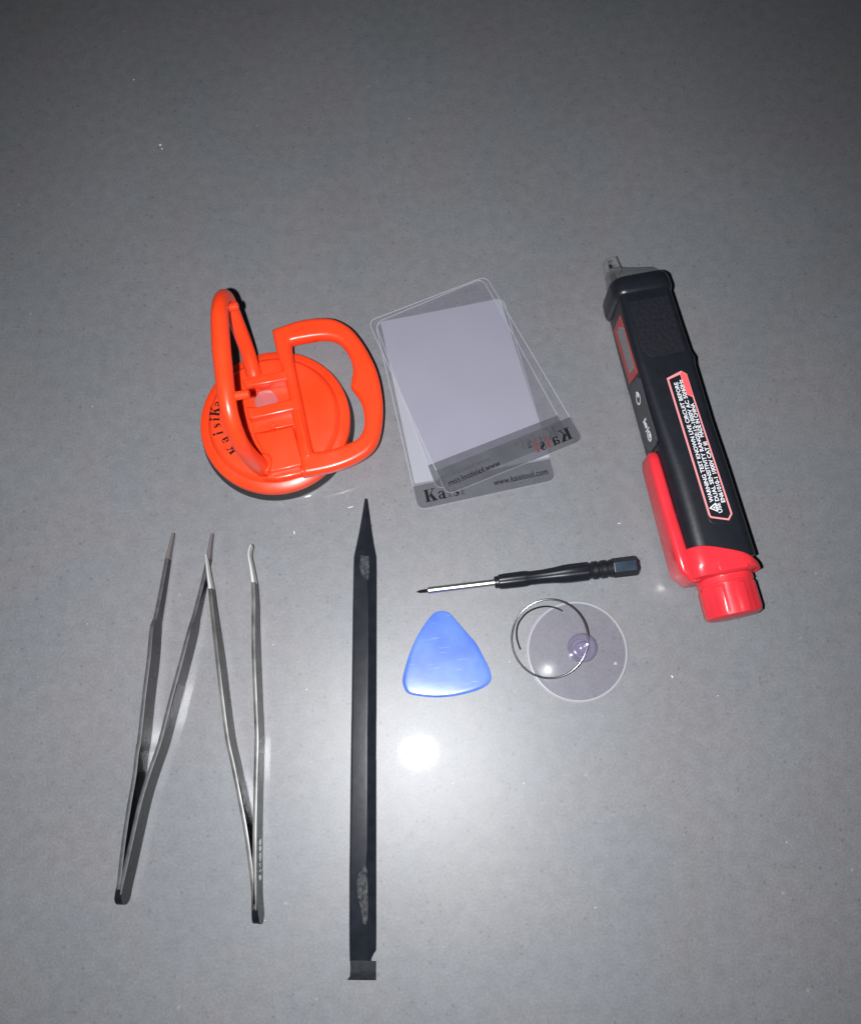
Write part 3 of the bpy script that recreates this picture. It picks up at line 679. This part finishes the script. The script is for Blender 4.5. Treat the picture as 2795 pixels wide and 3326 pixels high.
# ================================================================== SCREWDRIVER
zs = 3.4
a0 = Z(7, 210, 359, zs); a1 = Z(7, 1705, 178, zs); ax = (a1 - a0).normalized()
drv = thing('screwdriver', 'small precision screwdriver with a black fluted handle and silver shaft', 'screwdriver', Vector((*Z(7, 900, 280, 0)[:2], 0)))
LEN = (a1 - a0).length; pxl = LEN / 1506.0
def sx(x): return (x - 210) * pxl * 1.007
pw = 1 / 21.3
link('steel_shaft', lathe([(0, sx(283)), (.7, sx(284)), (1.14, sx(292)), (1.16, sx(750))], a0, ax, 28), M['steel'], drv)
ph_ = lathe([(0.05, 0), (.5, sx(235)), (.62, sx(284))], a0, ax, 8)
link('driver_tip', ph_, M['steel_dark'], drv, ang=10)
hpf = [(736, 36), (742, 42), (762, 43), (768, 51), (800, 54), (930, 56), (950, 54), (975, 49), (1060, 50), (1140, 56), (1200, 64), (1240, 66), (1362, 66), (1372, 57), (1388, 55), (1396, 64), (1424, 64), (1436, 56), (1444, 56), (1456, 64), (1484, 64), (1494, 57), (1506, 57), (1516, 63), (1532, 63)]
def flute(prof, n=48, lobes=8, depth=.07):
    x = Vector((0, 0, 1)); x = (x - ax * x.dot(ax)).normalized(); y = ax.cross(x); rings = []
    for px_, r in prof:
        r = r * pw * .99; ring = []
        for j in range(n):
            a = 2 * math.pi * j / n; rr = r * (1 - depth * (0.5 + .5 * math.cos(lobes * a)) ** 2 * (1 if 765 < px_ < 1370 else .1))
            ring.append(a0 + ax * sx(px_) + (x * math.cos(a) + y * math.sin(a)) * rr)
        rings.append(ring)
    return loft(rings)
link('handle', flute(hpf), M['black'], drv, ang=30)
x = Vector((0, 0, 1)); y = ax.cross(x); rings = []
for px_, r in ((1528, 60), (1536, 66), (1686, 67), (1700, 60), (1706, 50)):
    rings.append([a0 + ax * sx(px_) + (x * math.cos(math.radians(60 * j + 30 + 6)) + y * math.sin(math.radians(60 * j + 30 + 6))) * (r * pw * 1.04) for j in range(6)])
hb = link('hex_end', loft(rings), M['black'], drv, smooth=False, bevel=.18)
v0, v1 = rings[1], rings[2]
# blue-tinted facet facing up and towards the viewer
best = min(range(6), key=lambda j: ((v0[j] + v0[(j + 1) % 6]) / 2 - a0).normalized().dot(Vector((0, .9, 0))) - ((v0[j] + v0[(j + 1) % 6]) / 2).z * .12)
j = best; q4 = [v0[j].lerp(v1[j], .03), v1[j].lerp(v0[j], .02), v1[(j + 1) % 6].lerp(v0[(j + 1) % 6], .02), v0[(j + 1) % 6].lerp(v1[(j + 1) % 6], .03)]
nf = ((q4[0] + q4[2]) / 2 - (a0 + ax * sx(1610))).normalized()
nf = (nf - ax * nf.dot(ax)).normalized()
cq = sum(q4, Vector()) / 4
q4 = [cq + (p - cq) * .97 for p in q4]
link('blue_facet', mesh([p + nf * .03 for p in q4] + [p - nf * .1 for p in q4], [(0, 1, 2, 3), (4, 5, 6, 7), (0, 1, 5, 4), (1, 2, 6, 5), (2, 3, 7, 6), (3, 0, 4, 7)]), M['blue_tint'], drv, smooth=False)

# ================================================================== BLUE PICK
po = [(390, 487), (430, 497), (475, 545), (540, 620), (610, 700), (660, 790), (700, 870), (716, 930), (705, 970), (660, 1005), (580, 1035), (470, 1060), (350, 1070), (240, 1062), (160, 1045), (130, 1010), (118, 955), (135, 870), (170, 760), (215, 660), (270, 570), (320, 510), (350, 491)]
pb_ = [Vector((p.x, p.y, 0)) for p in catmull(ZL(7, po, .3), 4, True)]; pc = sum(pb_, Vector()) / len(pb_)
rings = [[pc + (p - pc) * .985 for p in pb_]]
for s_, z_ in ((1.0, .10), (.998, .25), (.992, .38), (.98, .49), (.96, .565), (.93, .605), (.88, .62), (.6, .60), (.4, .585), (.2, .58), (.02, .58)):
    rings.append([pc + (p - pc) * s_ + Vector((0, 0, z_ + .02)) for p in pb_])
pk = link('opening_pick', loft(rings), M['pick'], None, ang=70, origin=(pc.x, pc.y, 0))
pk['label'] = 'blue rounded triangular plastic pick lying flat on the counter'; pk['category'] = 'plastic pick'

# ================================================================== CLEAR SUCTION CUP
cc0 = Z(7, 1296, 757, 1.0); cc0 = Vector((cc0.x, cc0.y, 0))
cup = thing('suction_cup', 'small clear suction cup with a thin wire ring through its knob', 'suction cup', cc0)
link('cup', lathe([(0, .1), (15.0, .06), (15.65, .1), (15.75, .35), (15.5, .62), (14.0, .95), (11, 1.5), (8, 2.1), (5.2, 2.9), (3.9, 3.6), (0, 3.7)], cc0, seg=96), M['cup'], cup, ang=60)
link('rim', lathe([(15.25, .0), (15.95, .05), (16.0, .4), (15.6, .75), (15.2, .72)], cc0, seg=96, closed=True), M['cup_rim'], cup, ang=60)
kn = Z(7, 1342, 722, 7.2); kt = Vector((kn.x, kn.y, 0)); kax = (kt - cc0); 
kb = cc0 + (kt - cc0) * .4
link('knob', lathe([(3.2, 3.2), (2.9, 4.4), (3.0, 5.2), (4.2, 5.9), (4.5, 6.7), (4.4, 7.6), (3.7, 8.4), (2.4, 8.9), (1.8, 8.7), (0, 8.5)], kb, seg=48), M['knob'], cup, ang=60)
link('centre_pin', lathe([(2.0, .6), (2.1, 4), (1.9, 8.9), (1.4, 9.3), (0, 9.35)], kb, seg=32), M['knob'], cup, ang=60)
# wire ring: runs through the knob and rests on the counter at its far side
wp = [];  n_ = 72; wc = (1110, 675)
for i in range(n_):
    a = 2 * math.pi * i / n_; x, y = wc[0] + 256 * math.cos(a), wc[1] + 266 * math.sin(a)
    zz = .5 + 6.0 * ((1 + math.cos(a)) / 2) ** 1.2
    wp.append(Z(7, x, y, zz))
link('wire_ring', tube(wp, .31, 10, closed=True), M['wire'], cup, ang=60)
wz = [(912, 748), (888, 670), (893, 585), (938, 515), (1000, 474), (1080, 456), (1150, 466), (1196, 488)]
link('wire_end', tube(catmull([Z(7, x, y, .6) for x, y in wz], 6), .27, 10), M['steel_dark'], cup, ang=60)
bb = Z(7, 1555, 840, 1.2)
link('air_bubble', lathe([(.62, 0), (.5, .3), (0, .45)], Vector((bb.x, bb.y, .6)), seg=14), M['edge'], cup)

# ================================================================== DUST and painted streaks of reflected light on the counter
vs, fs = [], []
def speck(p, r, st=1.0, a=0.0):
    b = len(vs); n = 6
    for j in range(n):
        t = 2 * math.pi * j / n; x, y = r * st * math.cos(t), r * math.sin(t)
        vs.append(Vector((p.x + x * math.cos(a) - y * math.sin(a), p.y + x * math.sin(a) + y * math.cos(a), .01)))
    vs.append(Vector((p.x, p.y, r * .5))); fs.extend([(b + j, b + (j + 1) % n, b + n) for j in range(n)])
for u, v, r, st, a in ((434, 258, .28, 1, 0), (520, 470, .42, 1.2, .4), (526, 482, .28, 1.4, -.8), (1160, 2400, .1, 6, 1.5), (2182, 2198, .25, 1.8, 2), (996, 2240, .22, 1, 0), (2010, 1700, .12, 5, .0), (955, 1730, .16, 4, 1.8),
                       (1138, 1647, .13, 9, .2), (1470, 2545, .22, 1, 0), (1700, 2545, .18, 1, 0), (1000, 1612, .3, 4, .2), (1655, 2150, .16, 1, 0), (300, 1320, .16, 1, 0), (2330, 2260, .15, 1, 0)):  # the two long specks below the lifter stand for reflected light
    speck(P(u, v), r, st, a)
for i in range(22):
    speck(P(random.uniform(50, 2750), random.uniform(100, 3280)), random.uniform(.05, .12), random.uniform(1, 2.5), random.uniform(0, 3))
dst = link('dust_and_light_streaks', mesh(vs, fs), M['dust_and_streaks'], None, smooth=False); dst['kind'] = 'stuff'
for o in scene.objects:
    if 'base_mm' in o: del o['base_mm']
